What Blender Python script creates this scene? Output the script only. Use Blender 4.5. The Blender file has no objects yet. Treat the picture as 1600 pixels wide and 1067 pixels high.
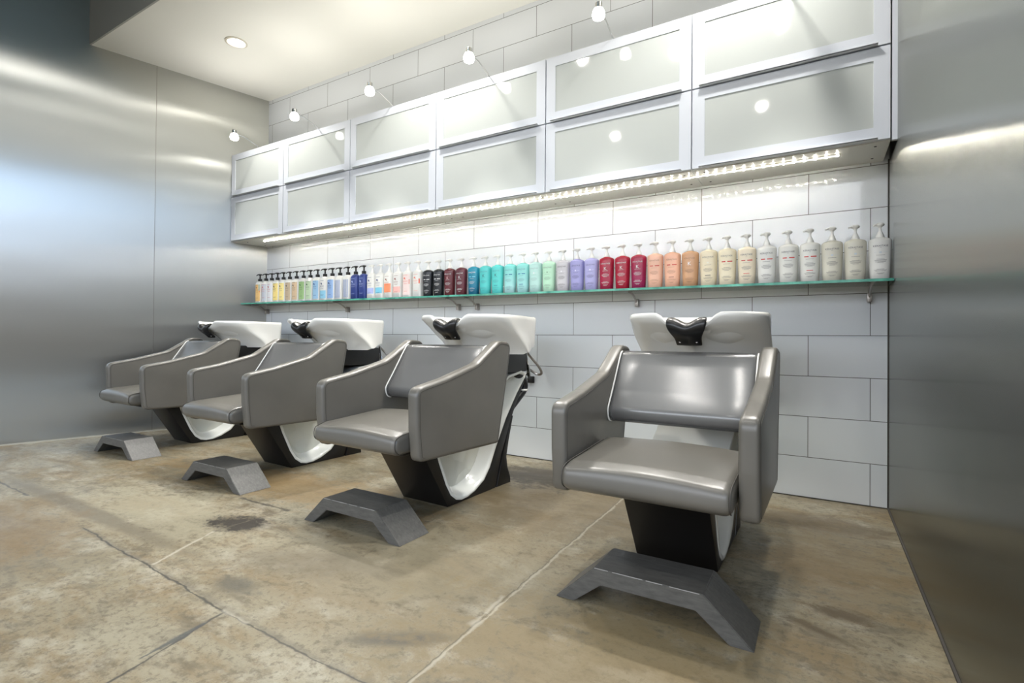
import bpy, bmesh, math, random
from mathutils import Vector, Matrix
random.seed(7)
S = bpy.context.scene
COL = S.collection
PI = math.pi

# ------------------------------------------------------------------ helpers
def lin(c):
    c = c / 255.0
    return c / 12.92 if c <= 0.04045 else ((c + 0.055) / 1.055) ** 2.4
def rgb(r, g, b): return (lin(r), lin(g), lin(b), 1.0)

def mat(name, color=(0.8, 0.8, 0.8, 1), rough=0.5, metal=0.0, coat=0.0, spec=0.5, emit=None, estr=0.0):
    m = bpy.data.materials.new(name); m.use_nodes = True
    b = m.node_tree.nodes['Principled BSDF']
    b.inputs['Base Color'].default_value = color
    b.inputs['Roughness'].default_value = rough
    b.inputs['Metallic'].default_value = metal
    b.inputs['Coat Weight'].default_value = coat
    b.inputs['Coat Roughness'].default_value = 0.05
    b.inputs['Specular IOR Level'].default_value = spec
    if emit:
        b.inputs['Emission Color'].default_value = emit
        b.inputs['Emission Strength'].default_value = estr
    return m
def N(m, t, **kw):
    n = m.node_tree.nodes.new(t)
    for k, v in kw.items(): setattr(n, k, v)
    return n
def L(m, a, b): m.node_tree.links.new(a, b)
def BS(m): return m.node_tree.nodes['Principled BSDF']
def math_n(m, op, a, b=None, clamp=False):
    n = N(m, 'ShaderNodeMath', operation=op); n.use_clamp = clamp
    for i, v in enumerate((a, b)):
        if v is None: continue
        if isinstance(v, (int, float)): n.inputs[i].default_value = v
        else: L(m, v, n.inputs[i])
    return n.outputs[0]
def mixc(m, fac, a, b, mode='MIX'):
    n = N(m, 'ShaderNodeMix', data_type='RGBA', blend_type=mode)
    for i, v in ((0, fac), (6, a), (7, b)):
        if isinstance(v, (int, float)): n.inputs[i].default_value = v
        elif isinstance(v, tuple): n.inputs[i].default_value = v
        else: L(m, v, n.inputs[i])
    return n.outputs[2]
def noise(m, vec, scale, detail=4, rough=0.55, dist=0.0):
    n = N(m, 'ShaderNodeTexNoise')
    n.inputs['Scale'].default_value = scale; n.inputs['Detail'].default_value = detail
    n.inputs['Roughness'].default_value = rough; n.inputs['Distortion'].default_value = dist
    if vec is not None: L(m, vec, n.inputs['Vector'])
    return n.outputs['Fac']
def ramp(m, fac, *stops):
    n = N(m, 'ShaderNodeValToRGB'); e = n.color_ramp.elements
    while len(e) < len(stops): e.new(0.5)
    for i, (p, c) in enumerate(stops):
        e[i].position = p; e[i].color = c if isinstance(c, tuple) else (c, c, c, 1)
    L(m, fac, n.inputs[0]); return n.outputs[0]
def objco(m): return N(m, 'ShaderNodeTexCoord').outputs['Object']
def scaled(m, vec, s, loc=(0, 0, 0)):
    n = N(m, 'ShaderNodeMapping'); n.inputs['Scale'].default_value = s; n.inputs['Location'].default_value = loc
    L(m, vec, n.inputs['Vector']); return n.outputs[0]
def bump(m, h, strength=0.2, dist=0.002):
    n = N(m, 'ShaderNodeBump'); n.inputs['Strength'].default_value = strength; n.inputs['Distance'].default_value = dist
    L(m, h, n.inputs['Height']); L(m, n.outputs[0], BS(m).inputs['Normal']); return n

def finish(name, bm, material, parent=None, smooth=35, recalc=True):
    if recalc: bmesh.ops.recalc_face_normals(bm, faces=bm.faces[:])
    me = bpy.data.meshes.new(name); bm.to_mesh(me); bm.free()
    mats = material if isinstance(material, (list, tuple)) else [material]
    for mm in mats: me.materials.append(mm)
    if smooth:
        for p in me.polygons: p.use_smooth = True
        me.set_sharp_from_angle(angle=math.radians(smooth))
    o = bpy.data.objects.new(name, me); COL.objects.link(o)
    if parent: o.parent = parent
    return o
def thing(name, label, cat, loc=(0, 0, 0), rz=0, group=None):
    o = bpy.data.objects.new(name, None); COL.objects.link(o)
    o.location = loc; o.rotation_euler = (0, 0, rz); o.empty_display_size = 0.05
    o['label'] = label; o['category'] = cat
    if group: o['group'] = group
    return o
def tag(o, label, cat, group=None):
    o['label'] = label; o['category'] = cat
    if group: o['group'] = group
    return o
def struct(o, label=None):
    o['kind'] = 'structure'
    if label: o['label'] = label
    return o
def add_box(bm, x0, x1, y0, y1, z0, z1, bev=0.0, seg=2):
    r = bmesh.ops.create_cube(bm, size=1.0)
    for v in r['verts']:
        v.co = Vector(((x0 + x1) / 2 + v.co.x * (x1 - x0), (y0 + y1) / 2 + v.co.y * (y1 - y0), (z0 + z1) / 2 + v.co.z * (z1 - z0)))
    if bev > 0:
        es = list({e for v in r['verts'] for e in v.link_edges})
        bmesh.ops.bevel(bm, geom=es, offset=bev, segments=seg, affect='EDGES', profile=0.5)
def add_lathe(bm, prof, c=(0, 0, 0), n=24, axis='Z', cap=True):
    rings = []
    for r, h in prof:
        ring = []
        for i in range(n):
            a = 2 * PI * i / n
            p = Vector((r * math.cos(a), r * math.sin(a), h))
            if axis == 'Y': p = Vector((p.x, p.z, p.y))
            if axis == 'X': p = Vector((p.z, p.x, p.y))
            ring.append(bm.verts.new(p + Vector(c)))
        rings.append(ring)
    for a, b in zip(rings, rings[1:]):
        for i in range(n): bm.faces.new((a[i], a[(i + 1) % n], b[(i + 1) % n], b[i]))
    if cap:
        bm.faces.new(rings[0]); bm.faces.new(rings[-1])
def add_tube(bm, pts, r, n=8, cap=True):
    pts = [Vector(p) for p in pts]; rings = []; up = Vector((0, 0, 1))
    t0 = (pts[1] - pts[0]).normalized()
    nrm = t0.cross(up)
    if nrm.length < 1e-3: nrm = t0.cross(Vector((1, 0, 0)))
    nrm.normalize()
    for i, p in enumerate(pts):
        t = (pts[min(i + 1, len(pts) - 1)] - pts[max(i - 1, 0)]).normalized()
        nrm = (nrm - t * nrm.dot(t)).normalized(); b = t.cross(nrm)
        rr = r[i] if isinstance(r, (list, tuple)) else r
        rings.append([bm.verts.new(p + (nrm * math.cos(2 * PI * k / n) + b * math.sin(2 * PI * k / n)) * rr) for k in range(n)])
    for a, b in zip(rings, rings[1:]):
        for i in range(n): bm.faces.new((a[i], a[(i + 1) % n], b[(i + 1) % n], b[i]))
    if cap: bm.faces.new(rings[0]); bm.faces.new(rings[-1])
def spline(pts, sub=6):
    pts = [Vector(p) for p in pts]; out = []
    for i in range(len(pts) - 1):
        p0, p1, p2, p3 = pts[max(i - 1, 0)], pts[i], pts[i + 1], pts[min(i + 2, len(pts) - 1)]
        for k in range(sub):
            t = k / sub
            out.append(0.5 * ((2 * p1) + (p2 - p0) * t + (2 * p0 - 5 * p1 + 4 * p2 - p3) * t * t + (3 * p1 - p0 - 3 * p2 + p3) * t ** 3))
    out.append(pts[-1]); return out
def rounded(pts, seg=5):
    """pts: (y, z, r) -> polygon with rounded corners"""
    out = []; n = len(pts)
    for i in range(n):
        p = Vector(pts[i][:2]); r = pts[i][2] if len(pts[i]) > 2 else 0
        a = Vector(pts[i - 1][:2]) - p; b = Vector(pts[(i + 1) % n][:2]) - p
        la, lb = a.length, b.length; a.normalize(); b.normalize()
        if r <= 0: out.append(p); continue
        ang = a.angle(b)
        d = min(r / math.tan(ang / 2), 0.48 * la, 0.48 * lb)
        for k in range(seg + 1):
            t = k / seg
            q = (p + a * d) * (1 - t) ** 2 + p * 2 * t * (1 - t) + (p + b * d) * t * t
            out.append(q)
    return out
def offset_poly(poly, d):
    n = len(poly); area = sum(poly[i - 1].x * poly[i].y - poly[i].x * poly[i - 1].y for i in range(n))
    s = 1 if area > 0 else -1; out = []
    for i in range(n):
        e1 = (poly[i] - poly[i - 1]); e2 = (poly[(i + 1) % n] - poly[i])
        n1 = Vector((-e1.y, e1.x)).normalized() if e1.length > 1e-9 else Vector((0, 0))
        n2 = Vector((-e2.y, e2.x)).normalized() if e2.length > 1e-9 else Vector((0, 0))
        m = n1 + n2
        if m.length < 1e-6: m = n1
        m.normalize(); k = 1 / max(0.5, m.dot(n1) if n1.length else 1)
        out.append(poly[i] + m * (s * d * k))
    return out
def loft_x(bm, poly, x0, x1, r=0.02, seg=4, mid=1, shape=None):
    """prism of a (y,z) polygon along x with softly rounded ends; shape(x,y,z)->(y,z) offsets"""
    xs = []
    for k in range(seg + 1):
        a = PI / 2 * k / seg; xs.append((x0 + r - r * math.cos(PI/2 - a) if False else x0 + r * (1 - math.sin(a)), r * (1 - math.cos(a))))
    xs = sorted(xs, key=lambda t: t[0])
    sl = list(xs)
    for k in range(1, mid): sl.append((x0 + r + (x1 - x0 - 2 * r) * k / mid, 0.0))
    sl += [(x1 - (x - x0), d) for x, d in reversed(xs)]
    rings = []
    for x, d in sl:
        pp = offset_poly(poly, d) if d > 1e-6 else poly
        ring = []
        for p in pp:
            y, z = p.x, p.y
            if shape: y, z = shape(x, y, z)
            ring.append(bm.verts.new((x, y, z)))
        rings.append(ring)
    n = len(poly)
    for a, b in zip(rings, rings[1:]):
        for i in range(n): bm.faces.new((a[i], a[(i + 1) % n], b[(i + 1) % n], b[i]))
    bm.faces.new(rings[0]); bm.faces.new(rings[-1])
def smooth01(t): t = max(0, min(1, t)); return t * t * (3 - 2 * t)

# ------------------------------------------------------------------ materials
M = {}
def leather():
    m = mat('taupe_vinyl', rgb(104, 100, 94), 0.31, spec=0.55)
    co = objco(m)
    b = noise(m, co, 420, 3)
    v = noise(m, co, 5, 3)
    c = ramp(m, v, (0.3, rgb(94, 92, 86)), (0.7, rgb(101, 98, 92)))
    L(m, c, BS(m).inputs['Base Color'])
    bump(m, b, 0.12, 0.001); return m
M['vinyl'] = leather()
M['thread'] = mat('stitch_thread', rgb(66, 63, 58), 0.6)
M['black'] = mat('black_panel', rgb(15, 14, 14), 0.42)
M['blackpad'] = mat('black_gel', rgb(20, 20, 21), 0.3)
M['ceramic'] = mat('white_ceramic', rgb(240, 239, 233), 0.08, coat=0.4)
M['shell'] = mat('white_shell', rgb(232, 233, 227), 0.15, coat=0.3)
m = mat('wrinkled_white_liner', rgb(214, 216, 208), 0.1, coat=0.4); co = objco(m)
v = N(m, 'ShaderNodeTexVoronoi'); v.inputs['Scale'].default_value = 9; L(m, co, v.inputs['Vector']); bump(m, v.outputs['Distance'], 0.5, 0.03); M['liner'] = m
M['chrome'] = mat('chrome', rgb(200, 200, 198), 0.12, 1.0)
M['steel'] = mat('dull_steel', rgb(165, 160, 155), 0.3, 1.0)
M['hose'] = mat('dark_hose', rgb(30, 31, 34), 0.35)
def clear_cover():
    m = bpy.data.materials.new('clear_vinyl_cover'); m.use_nodes = True
    nt = m.node_tree; nt.nodes.clear()
    out = N(m, 'ShaderNodeOutputMaterial'); tr = N(m, 'ShaderNodeBsdfTransparent'); gl = N(m, 'ShaderNodeBsdfGlossy')
    tr.inputs[0].default_value = (0.93, 0.94, 0.95, 1); gl.inputs['Roughness'].default_value = 0.2
    fr = N(m, 'ShaderNodeFresnel'); fr.inputs[0].default_value = 1.6
    co = objco(m); h = noise(m, scaled(m, co, (2.0, 3, 3)), 1.6, 1, 0.4, 0.2)
    bp = N(m, 'ShaderNodeBump'); bp.inputs['Strength'].default_value = 0.25; bp.inputs['Distance'].default_value = 0.03
    L(m, h, bp.inputs['Height']); L(m, bp.outputs[0], gl.inputs['Normal'])
    f = math_n(m, 'ADD', math_n(m, 'MULTIPLY', fr.outputs[0], 0.9), 0.01, True)
    df = N(m, 'ShaderNodeBsdfDiffuse'); df.inputs[0].default_value = (0.82, 0.83, 0.84, 1); hz = N(m, 'ShaderNodeMixShader'); hz.inputs[0].default_value = 0.10
    L(m, tr.outputs[0], hz.inputs[1]); L(m, df.outputs[0], hz.inputs[2]); tr = hz
    mx = N(m, 'ShaderNodeMixShader'); L(m, f, mx.inputs[0]); L(m, tr.outputs[0], mx.inputs[1]); L(m, gl.outputs[0], mx.inputs[2])
    L(m, mx.outputs[0], out.inputs[0]); return m
M['cover'] = clear_cover()
def footwood():
    m = mat('charcoal_painted_wood', rgb(80, 79, 77), 0.42)
    co = objco(m); v = noise(m, scaled(m, co, (6, 30, 30)), 3, 6, 0.65)
    s = noise(m, scaled(m, co, (40, 12, 12)), 2.5, 5, 0.7)
    c = ramp(m, v, (0.3, rgb(66, 65, 63)), (0.6, rgb(84, 83, 80)), (0.85, rgb(98, 97, 94)))
    c = mixc(m, ramp(m, s, (0.62, 0.0), (0.72, 0.7)), c, rgb(48, 48, 50))
    L(m, c, BS(m).inputs['Base Color']); bump(m, v, 0.15, 0.002); return m
M['foot'] = footwood()
M['scuff'] = mat('bare_edge_scuff', rgb(150, 148, 145), 0.6)
M['white_frame'] = mat('white_aluminium_frame', rgb(216, 221, 229), 0.3, 0.0)
M['lip'] = mat('white_handle_strip', rgb(222, 226, 232), 0.3)
M['pane'] = mat('frosted_pane', rgb(200, 205, 202), 0.045, coat=0.0, spec=0.6)
M['carcass'] = mat('white_cabinet_body', rgb(232, 233, 234), 0.4)
M['under'] = mat('cream_underside', rgb(240, 238, 230), 0.35)
M['dark'] = mat('dark_fixing', rgb(40, 38, 36), 0.6)
def tile():
    m = mat('white_glazed_tile', rgb(226, 229, 232), 0.05, spec=0.5)
    co = N(m, 'ShaderNodeTexCoord').outputs['Object']
    sp = N(m, 'ShaderNodeSeparateXYZ'); L(m, co, sp.inputs[0])
    cb = N(m, 'ShaderNodeCombineXYZ')
    hi = math_n(m, 'GREATER_THAN', sp.outputs[2], 2.1)      # the courses above the cabinets were set out afresh
    L(m, math_n(m, 'ADD', math_n(m, 'ADD', sp.outputs[0], 0.053 + 0.528 * 12), math_n(m, 'MULTIPLY', hi, 0.025)), cb.inputs[0])
    L(m, math_n(m, 'ADD', sp.outputs[2], math_n(m, 'MULTIPLY', hi, 0.2637)), cb.inputs[1])
    b = N(m, 'ShaderNodeTexBrick'); b.offset = 0.5; b.offset_frequency = 2; b.squash = 1
    L(m, cb.outputs[0], b.inputs['Vector'])
    for k, v in (('Scale', 1.0), ('Mortar Size', 0.0016), ('Mortar Smooth', 0.0), ('Bias', 0.0), ('Brick Width', 0.528), ('Row Height', 0.2087)): b.inputs[k].default_value = v
    b.inputs['Color1'].default_value = rgb(224, 228, 231); b.inputs['Color2'].default_value = rgb(228, 231, 233); b.inputs['Mortar'].default_value = rgb(92, 92, 90)
    L(m, b.outputs['Color'], BS(m).inputs['Base Color'])
    L(m, math_n(m, 'ADD', math_n(m, 'MULTIPLY', b.outputs['Fac'], 0.5), 0.05), BS(m).inputs['Roughness'])
    bp = bump(m, b.outputs['Fac'], 0.35, 0.002); bp.invert = True
    return m
M['tile'] = tile()
def brushed(name, col, rough, tang):
    m = mat(name, col, rough, 1.0)
    BS(m).inputs['Anisotropic'].default_value = 1.0
    t = N(m, 'ShaderNodeCombineXYZ'); t.inputs[0].default_value, t.inputs[1].default_value, t.inputs[2].default_value = tang
    L(m, t.outputs[0], BS(m).inputs['Tangent'])
    co = objco(m)
    g = noise(m, scaled(m, co, (130, 130, 1.2)), 2.2, 3)
    r = ramp(m, g, (0.3, rough - 0.003), (0.7, rough + 0.003))
    L(m, r, BS(m).inputs['Roughness'])
    w = noise(m, scaled(m, co, (0.8, 0.8, 2.2)), 1.0, 1)
    bump(m, w, 0.04, 0.05)
    return m
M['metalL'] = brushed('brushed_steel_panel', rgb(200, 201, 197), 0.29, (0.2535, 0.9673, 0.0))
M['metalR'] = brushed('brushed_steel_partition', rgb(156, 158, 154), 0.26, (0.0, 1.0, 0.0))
M['ceil'] = mat('matt_white_ceiling', rgb(236, 235, 226), 0.8)
M['blueceil'] = mat('daylight_tinted_ceiling', rgb(176, 206, 234), 0.8)  # blue daylight on the upper ceiling is put into its base colour
M['soffit'] = mat('shaded_bulkhead_face', rgb(168, 168, 162), 0.8)  # white bulkhead face, its shade put into this grey
M['ring'] = mat('shaded_trim_ring', rgb(206, 200, 184), 0.5)  # white ring toned down, its slight shading sits in the colour
M['caulk'] = mat('pale_caulk', rgb(176, 172, 158), 0.6)
M['grip'] = mat('dark_sealant', rgb(62, 58, 54), 0.7)
def shelf_glass():
    m = bpy.data.materials.new('green_shelf_glass'); m.use_nodes = True
    nt = m.node_tree; nt.nodes.clear()
    out = N(m, 'ShaderNodeOutputMaterial'); tr = N(m, 'ShaderNodeBsdfTransparent'); gl = N(m, 'ShaderNodeBsdfGlossy')
    tr.inputs[0].default_value = (0.90, 0.96, 0.94, 1); gl.inputs['Roughness'].default_value = 0.02
    fr = N(m, 'ShaderNodeFresnel'); fr.inputs[0].default_value = 1.5
    mx = N(m, 'ShaderNodeMixShader'); L(m, fr.outputs[0], mx.inputs[0]); L(m, tr.outputs[0], mx.inputs[1]); L(m, gl.outputs[0], mx.inputs[2])
    L(m, mx.outputs[0], out.inputs[0]); return m
M['glass'] = shelf_glass()
m = mat('green_glass_edge', rgb(62, 148, 128), 0.12); co = objco(m)
c = ramp(m, noise(m, scaled(m, co, (14, 1, 1)), 1.0, 3), (0.3, rgb(40, 118, 104)), (0.7, rgb(98, 176, 156))); L(m, c, BS(m).inputs['Base Color']); M['edge'] = m
M['shade'] = mat('lit_glass_shade', rgb(255, 250, 240), 0.3, emit=(1.0, 0.97, 0.90, 1), estr=11)
M['lens'] = mat('lit_lens', rgb(255, 250, 240), 0.3, emit=(1.0, 0.96, 0.88, 1), estr=22)
M['led'] = None
m = mat('led_tape', rgb(255, 250, 235), 0.4); co = objco(m)
sp = N(m, 'ShaderNodeSeparateXYZ'); L(m, co, sp.inputs[0])
fr = math_n(m, 'FRACT', math_n(m, 'MULTIPLY', sp.outputs[0], 1 / 0.045))
dot = math_n(m, 'LESS_THAN', math_n(m, 'ABSOLUTE', math_n(m, 'SUBTRACT', fr, 0.5)), 0.11)
BS(m).inputs['Emission Color'].default_value = (1.0, 0.95, 0.82, 1)
L(m, math_n(m, 'ADD', math_n(m, 'MULTIPLY', dot, 150.0), 2.0), BS(m).inputs['Emission Strength']); M['led'] = m

# ------------------------------------------------------------------ floor material
def floor_mat():
    m = mat('stained_concrete', rgb(170, 155, 125), 0.42, spec=0.4)
    co = objco(m)
    def warped(src, sc, amp):
        w = N(m, 'ShaderNodeTexNoise'); w.inputs['Scale'].default_value = sc; w.inputs['Detail'].default_value = 4; L(m, co, w.inputs['Vector'])
        o = N(m, 'ShaderNodeVectorMath', operation='SUBTRACT'); L(m, w.outputs['Color'], o.inputs[0]); o.inputs[1].default_value = (0.5, 0.5, 0.5)
        k = N(m, 'ShaderNodeVectorMath', operation='MULTIPLY_ADD'); L(m, o.outputs[0], k.inputs[0]); k.inputs[1].default_value = (amp, amp, 0); L(m, src, k.inputs[2]); return k.outputs[0]
    W = warped(warped(co, 3.5, 0.035), 24, 0.016)
    sp = N(m, 'ShaderNodeSeparateXYZ'); L(m, W, sp.inputs[0]); X, Y = sp.outputs[0], sp.outputs[1]
    n1 = noise(m, co, 1.1, 8, 0.62, 0.3)
    n2 = noise(m, scaled(m, co, (1.0, 2.2, 1), (3, 1, 0)), 2.2, 10, 0.68, 0.4)
    n3 = noise(m, co, 42, 6, 0.75); n4 = noise(m, co, 160, 3, 0.7); n5 = noise(m, scaled(m, co, (1, 1.5, 1), (5, 5, 0)), 7, 9, 0.72, 0.6)
    c = ramp(m, n1, (0.30, rgb(132, 120, 96)), (0.46, rgb(152, 142, 117)), (0.60, rgb(168, 160, 138)), (0.74, rgb(178, 172, 152)))
    c = mixc(m, ramp(m, n2, (0.47, 0.0), (0.60, 0.8)), c, rgb(143, 124, 92))
    c = mixc(m, ramp(m, n5, (0.50, 0.0), (0.64, 0.65)), c, rgb(104, 95, 78))
    c = mixc(m, ramp(m, noise(m, scaled(m, co, (1, 1.3, 1), (1, 9, 0)), 4.2, 9, 0.7), (0.52, 0.0), (0.64, 0.7)), c, rgb(190, 184, 166))
    c = mixc(m, ramp(m, n3, (0.50, 0.0), (0.62, 0.65)), c, rgb(104, 95, 78))
    c = mixc(m, ramp(m, n4, (0.62, 0.0), (0.80, 0.15)), c, rgb(176, 169, 150))
    c = mixc(m, ramp(m, noise(m, scaled(m, co, (1, 1, 1), (4, 2, 0)), 95, 4, 0.7), (0.60, 0.0), (0.70, 0.6)), c, rgb(92, 84, 70))
    rag = math_n(m, 'ADD', math_n(m, 'MULTIPLY', math_n(m, 'SUBTRACT', n5, 0.5), 3.2), math_n(m, 'MULTIPLY', math_n(m, 'SUBTRACT', n3, 0.5), 2.0))
    def blob(c, x, y, rx, ry, col, amt, rot=0):
        dx = math_n(m, 'SUBTRACT', X, x); dy = math_n(m, 'SUBTRACT', Y, y)      # a stain with a ragged outline
        ca, sa = math.cos(rot), math.sin(rot)
        u = math_n(m, 'ADD', math_n(m, 'MULTIPLY', dx, ca / rx), math_n(m, 'MULTIPLY', dy, sa / rx))
        v = math_n(m, 'ADD', math_n(m, 'MULTIPLY', dx, -sa / ry), math_n(m, 'MULTIPLY', dy, ca / ry))
        d = math_n(m, 'SQRT', math_n(m, 'ADD', math_n(m, 'MULTIPLY', u, u), math_n(m, 'MULTIPLY', v, v)))
        f = ramp(m, math_n(m, 'MULTIPLY', math_n(m, 'ADD', d, rag), 0.5), (0.32, amt), (0.62, 0.0))
        return mixc(m, f, c, col)
    c = blob(c, -1.15, 1.45, 0.55, 0.45, rgb(150, 141, 120), 0.6)
    c = blob(c, -2.6, 1.2, 0.6, 0.25, rgb(178, 172, 150), 0.55)
    c = blob(c, -2.6, 1.78, 1.0, 0.20, rgb(150, 124, 84), 0.65)
    c = blob(c, -1.1, 2.3, 0.5, 0.45, rgb(116, 101, 76), 0.7)
    c = blob(c, -1.38, 2.70, 0.34, 0.22, rgb(60, 52, 42), 0.85)
    c = blob(c, -2.16, 1.30, 0.15, 0.075, rgb(46, 41, 36), 0.95, 0.2)
    c = blob(c, -0.02, 2.66, 0.30, 0.12, rgb(98, 84, 60), 0.8)
    c = blob(c, 0.05, 2.2, 0.2, 0.35, rgb(140, 122, 90), 0.6)
    c = blob(c, -0.96, 1.03, 0.15, 0.035, rgb(96, 92, 84), 0.8, 0.6)
    c = blob(c, -1.62, 0.98, 0.09, 0.05, rgb(92, 89, 80), 0.75)
    c = blob(c, 0.075, 1.80, 0.085, 0.035, rgb(98, 82, 58), 0.85, -0.2)
    c = blob(c, 0.00, 1.67, 0.085, 0.022, rgb(98, 82, 58), 0.8, -0.5)
    c = blob(c, -3.0, 1.03, 0.9, 0.045, rgb(112, 103, 86), 0.7)
    c = blob(c, -0.35, 1.1, 0.6, 0.4, rgb(138, 121, 88), 0.65)
    c = blob(c, -2.9, 0.75, 0.5, 0.2, rgb(134, 112, 80), 0.55)
    c = blob(c, -1.55, 1.22, 0.3, 0.1, rgb(120, 113, 98), 0.5, 0.4)
    def seg(c, a, b, w, col, amt, brk=0.5):
        ax, ay = a; bx, by = b; ex, ey = bx - ax, by - ay; l2 = ex * ex + ey * ey
        px = math_n(m, 'SUBTRACT', X, ax); py = math_n(m, 'SUBTRACT', Y, ay)
        t = math_n(m, 'ADD', math_n(m, 'MULTIPLY', px, ex / l2), math_n(m, 'MULTIPLY', py, ey / l2), True)
        qx = math_n(m, 'SUBTRACT', px, math_n(m, 'MULTIPLY', t, ex)); qy = math_n(m, 'SUBTRACT', py, math_n(m, 'MULTIPLY', t, ey))
        d = math_n(m, 'SQRT', math_n(m, 'ADD', math_n(m, 'MULTIPLY', qx, qx), math_n(m, 'MULTIPLY', qy, qy)))
        ww = math_n(m, 'MULTIPLY', ramp(m, noise(m, co, 13, 5, 0.7), (0.36, max(brk, 0.06)), (0.66, 1.0)), w)
        f = math_n(m, 'MULTIPLY', math_n(m, 'SUBTRACT', 1.0, math_n(m, 'DIVIDE', d, ww)), amt * 1.6, True)
        return mixc(m, math_n(m, 'MULTIPLY', f, amt), c, col)
    dk = rgb(74, 71, 66)
    c = seg(c, (-2.64, 0.93), (-0.85, 0.852), 0.030, rgb(120, 114, 102), 0.6, 0.1)
    c = seg(c, (-2.64, 0.93), (-1.5, 0.868), 0.008, dk, 0.9, 0.25)
    c = seg(c, (-1.5, 0.868), (-0.85, 0.85), 0.007, dk, 0.85, 0.2)
    c = seg(c, (-1.49, 0.87), (-1.40, 0.52), 0.009, dk, 0.9, 0.3)
    c = seg(c, (-1.475, 0.80), (-1.452, 0.64), 0.022, rgb(78, 82, 84), 0.85, 0.2)
    c = seg(c, (-2.01, 0.91), (-2.15, 1.2), 0.014, rgb(196, 190, 174), 0.8, 0.1)
    c = seg(c, (-2.15, 1.2), (-2.13, 1.52), 0.012, rgb(104, 97, 84), 0.8, 0.1)
    c = seg(c, (-2.47, 1.52), (-2.12, 1.515), 0.024, rgb(92, 87, 78), 0.9, 0.1)
    c = seg(c, (-0.865, 3.0), (-0.812, 0.7), 0.013, rgb(190, 184, 168), 0.75, 0.1)
    c = seg(c, (-0.872, 3.0), (-0.820, 0.7), 0.0045, rgb(104, 97, 84), 0.8, 0.3)
    c = seg(c, (-0.845, 1.36), (-0.838, 1.20), 0.024, rgb(200, 195, 182), 0.6, 0.06)
    c = seg(c, (-1.50, 0.872), (-1.38, 0.868), 0.022, rgb(196, 190, 175), 0.6, 0.06)
    c = seg(c, (-5.2, 1.02), (-3.4, 0.97), 0.014, rgb(84, 80, 74), 0.9, 0.2)
    c = seg(c, (-3.4, 0.97), (-3.2, 1.02), 0.008, rgb(130, 122, 104), 0.8, 0.3)
    c = mixc(m, 1.0, c, (0.70, 0.695, 0.675, 1.0), 'MULTIPLY')
    L(m, c, BS(m).inputs['Base Color'])
    L(m, ramp(m, n2, (0.3, 0.36), (0.7, 0.54)), BS(m).inputs['Roughness'])
    bump(m, mixc(m, 0.5, n3, n4), 0.22, 0.003)
    return m
M['floor'] = floor_mat()

# ------------------------------------------------------------------ room shell
WY = 3.063; CZ = 3.11; UZ = 3.62; SY = 1.745; RX = 0.285
def lx(y): return -4.625 - 0.262 * (WY - y)
bm = bmesh.new(); add_box(bm, -7.0, 4.5, -4.0, WY + 0.2, -0.12, 0.0); struct(finish('floor', bm, M['floor'], smooth=0))
bm = bmesh.new(); add_box(bm, -5.6, RX + 0.13, WY, WY + 0.2, 0.0, UZ); struct(finish('wall_back', bm, M['tile'], smooth=0))
def slab(name, pts, z0, z1, m, sm=0):
    bm = bmesh.new()
    a = [bm.verts.new((x, y, z0)) for x, y in pts]; b = [bm.verts.new((x, y, z1)) for x, y in pts]
    n = len(pts)
    for i in range(n): bm.faces.new((a[i], a[(i + 1) % n], b[(i + 1) % n], b[i]))
    bm.faces.new(a); bm.faces.new(b)
    return finish(name, bm, m, smooth=sm)
ys = 2.18
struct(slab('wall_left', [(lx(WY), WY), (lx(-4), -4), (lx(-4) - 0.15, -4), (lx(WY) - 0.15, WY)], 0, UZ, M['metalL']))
# thin panel seam between the two steel sheets
d = 0.0006
struct(slab('trim_1', [(lx(ys), ys), (lx(ys - .003), ys - .003), (lx(ys - .003) + .0015, ys - .003), (lx(ys) + .0015, ys)], 0, CZ, M['steel']))
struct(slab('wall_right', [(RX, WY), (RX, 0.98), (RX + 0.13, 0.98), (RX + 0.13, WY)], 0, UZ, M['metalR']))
bm = bmesh.new(); add_box(bm, -5.3, RX + 0.0, SY + 0.012, WY, CZ, UZ - 0.001); struct(finish('ceiling', bm, M['ceil'], smooth=0))
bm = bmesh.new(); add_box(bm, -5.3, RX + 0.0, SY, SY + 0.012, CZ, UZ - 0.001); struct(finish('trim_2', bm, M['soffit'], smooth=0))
bm = bmesh.new(); add_box(bm, -7.0, 1.2, -4.0, WY + .2, UZ, UZ + 0.12); struct(finish('ceiling_upper', bm, M['blueceil'], smooth=0))
# floor edge strips
struct(slab('baseboard_left', [(lx(WY), WY), (lx(-4), -4), (lx(-4) + .006, -4), (lx(WY) + .006, WY)], 0, 0.010, M['caulk']))
struct(slab('baseboard_right', [(RX, WY), (RX, 0.98), (RX - .006, 0.98), (RX - .006, WY)], 0, 0.008, M['grip']))
struct(slab('trim_3', [(RX - .006, WY), (RX, WY), (RX, WY - .005), (RX - .006, WY - .005)], 0.008, 1.69, M['grip']))
bm = bmesh.new(); add_box(bm, lx(WY) + .006, RX - .006, WY - .004, WY, 0, 0.005); struct(finish('baseboard_back', bm, M['grip'], smooth=0))

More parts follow.
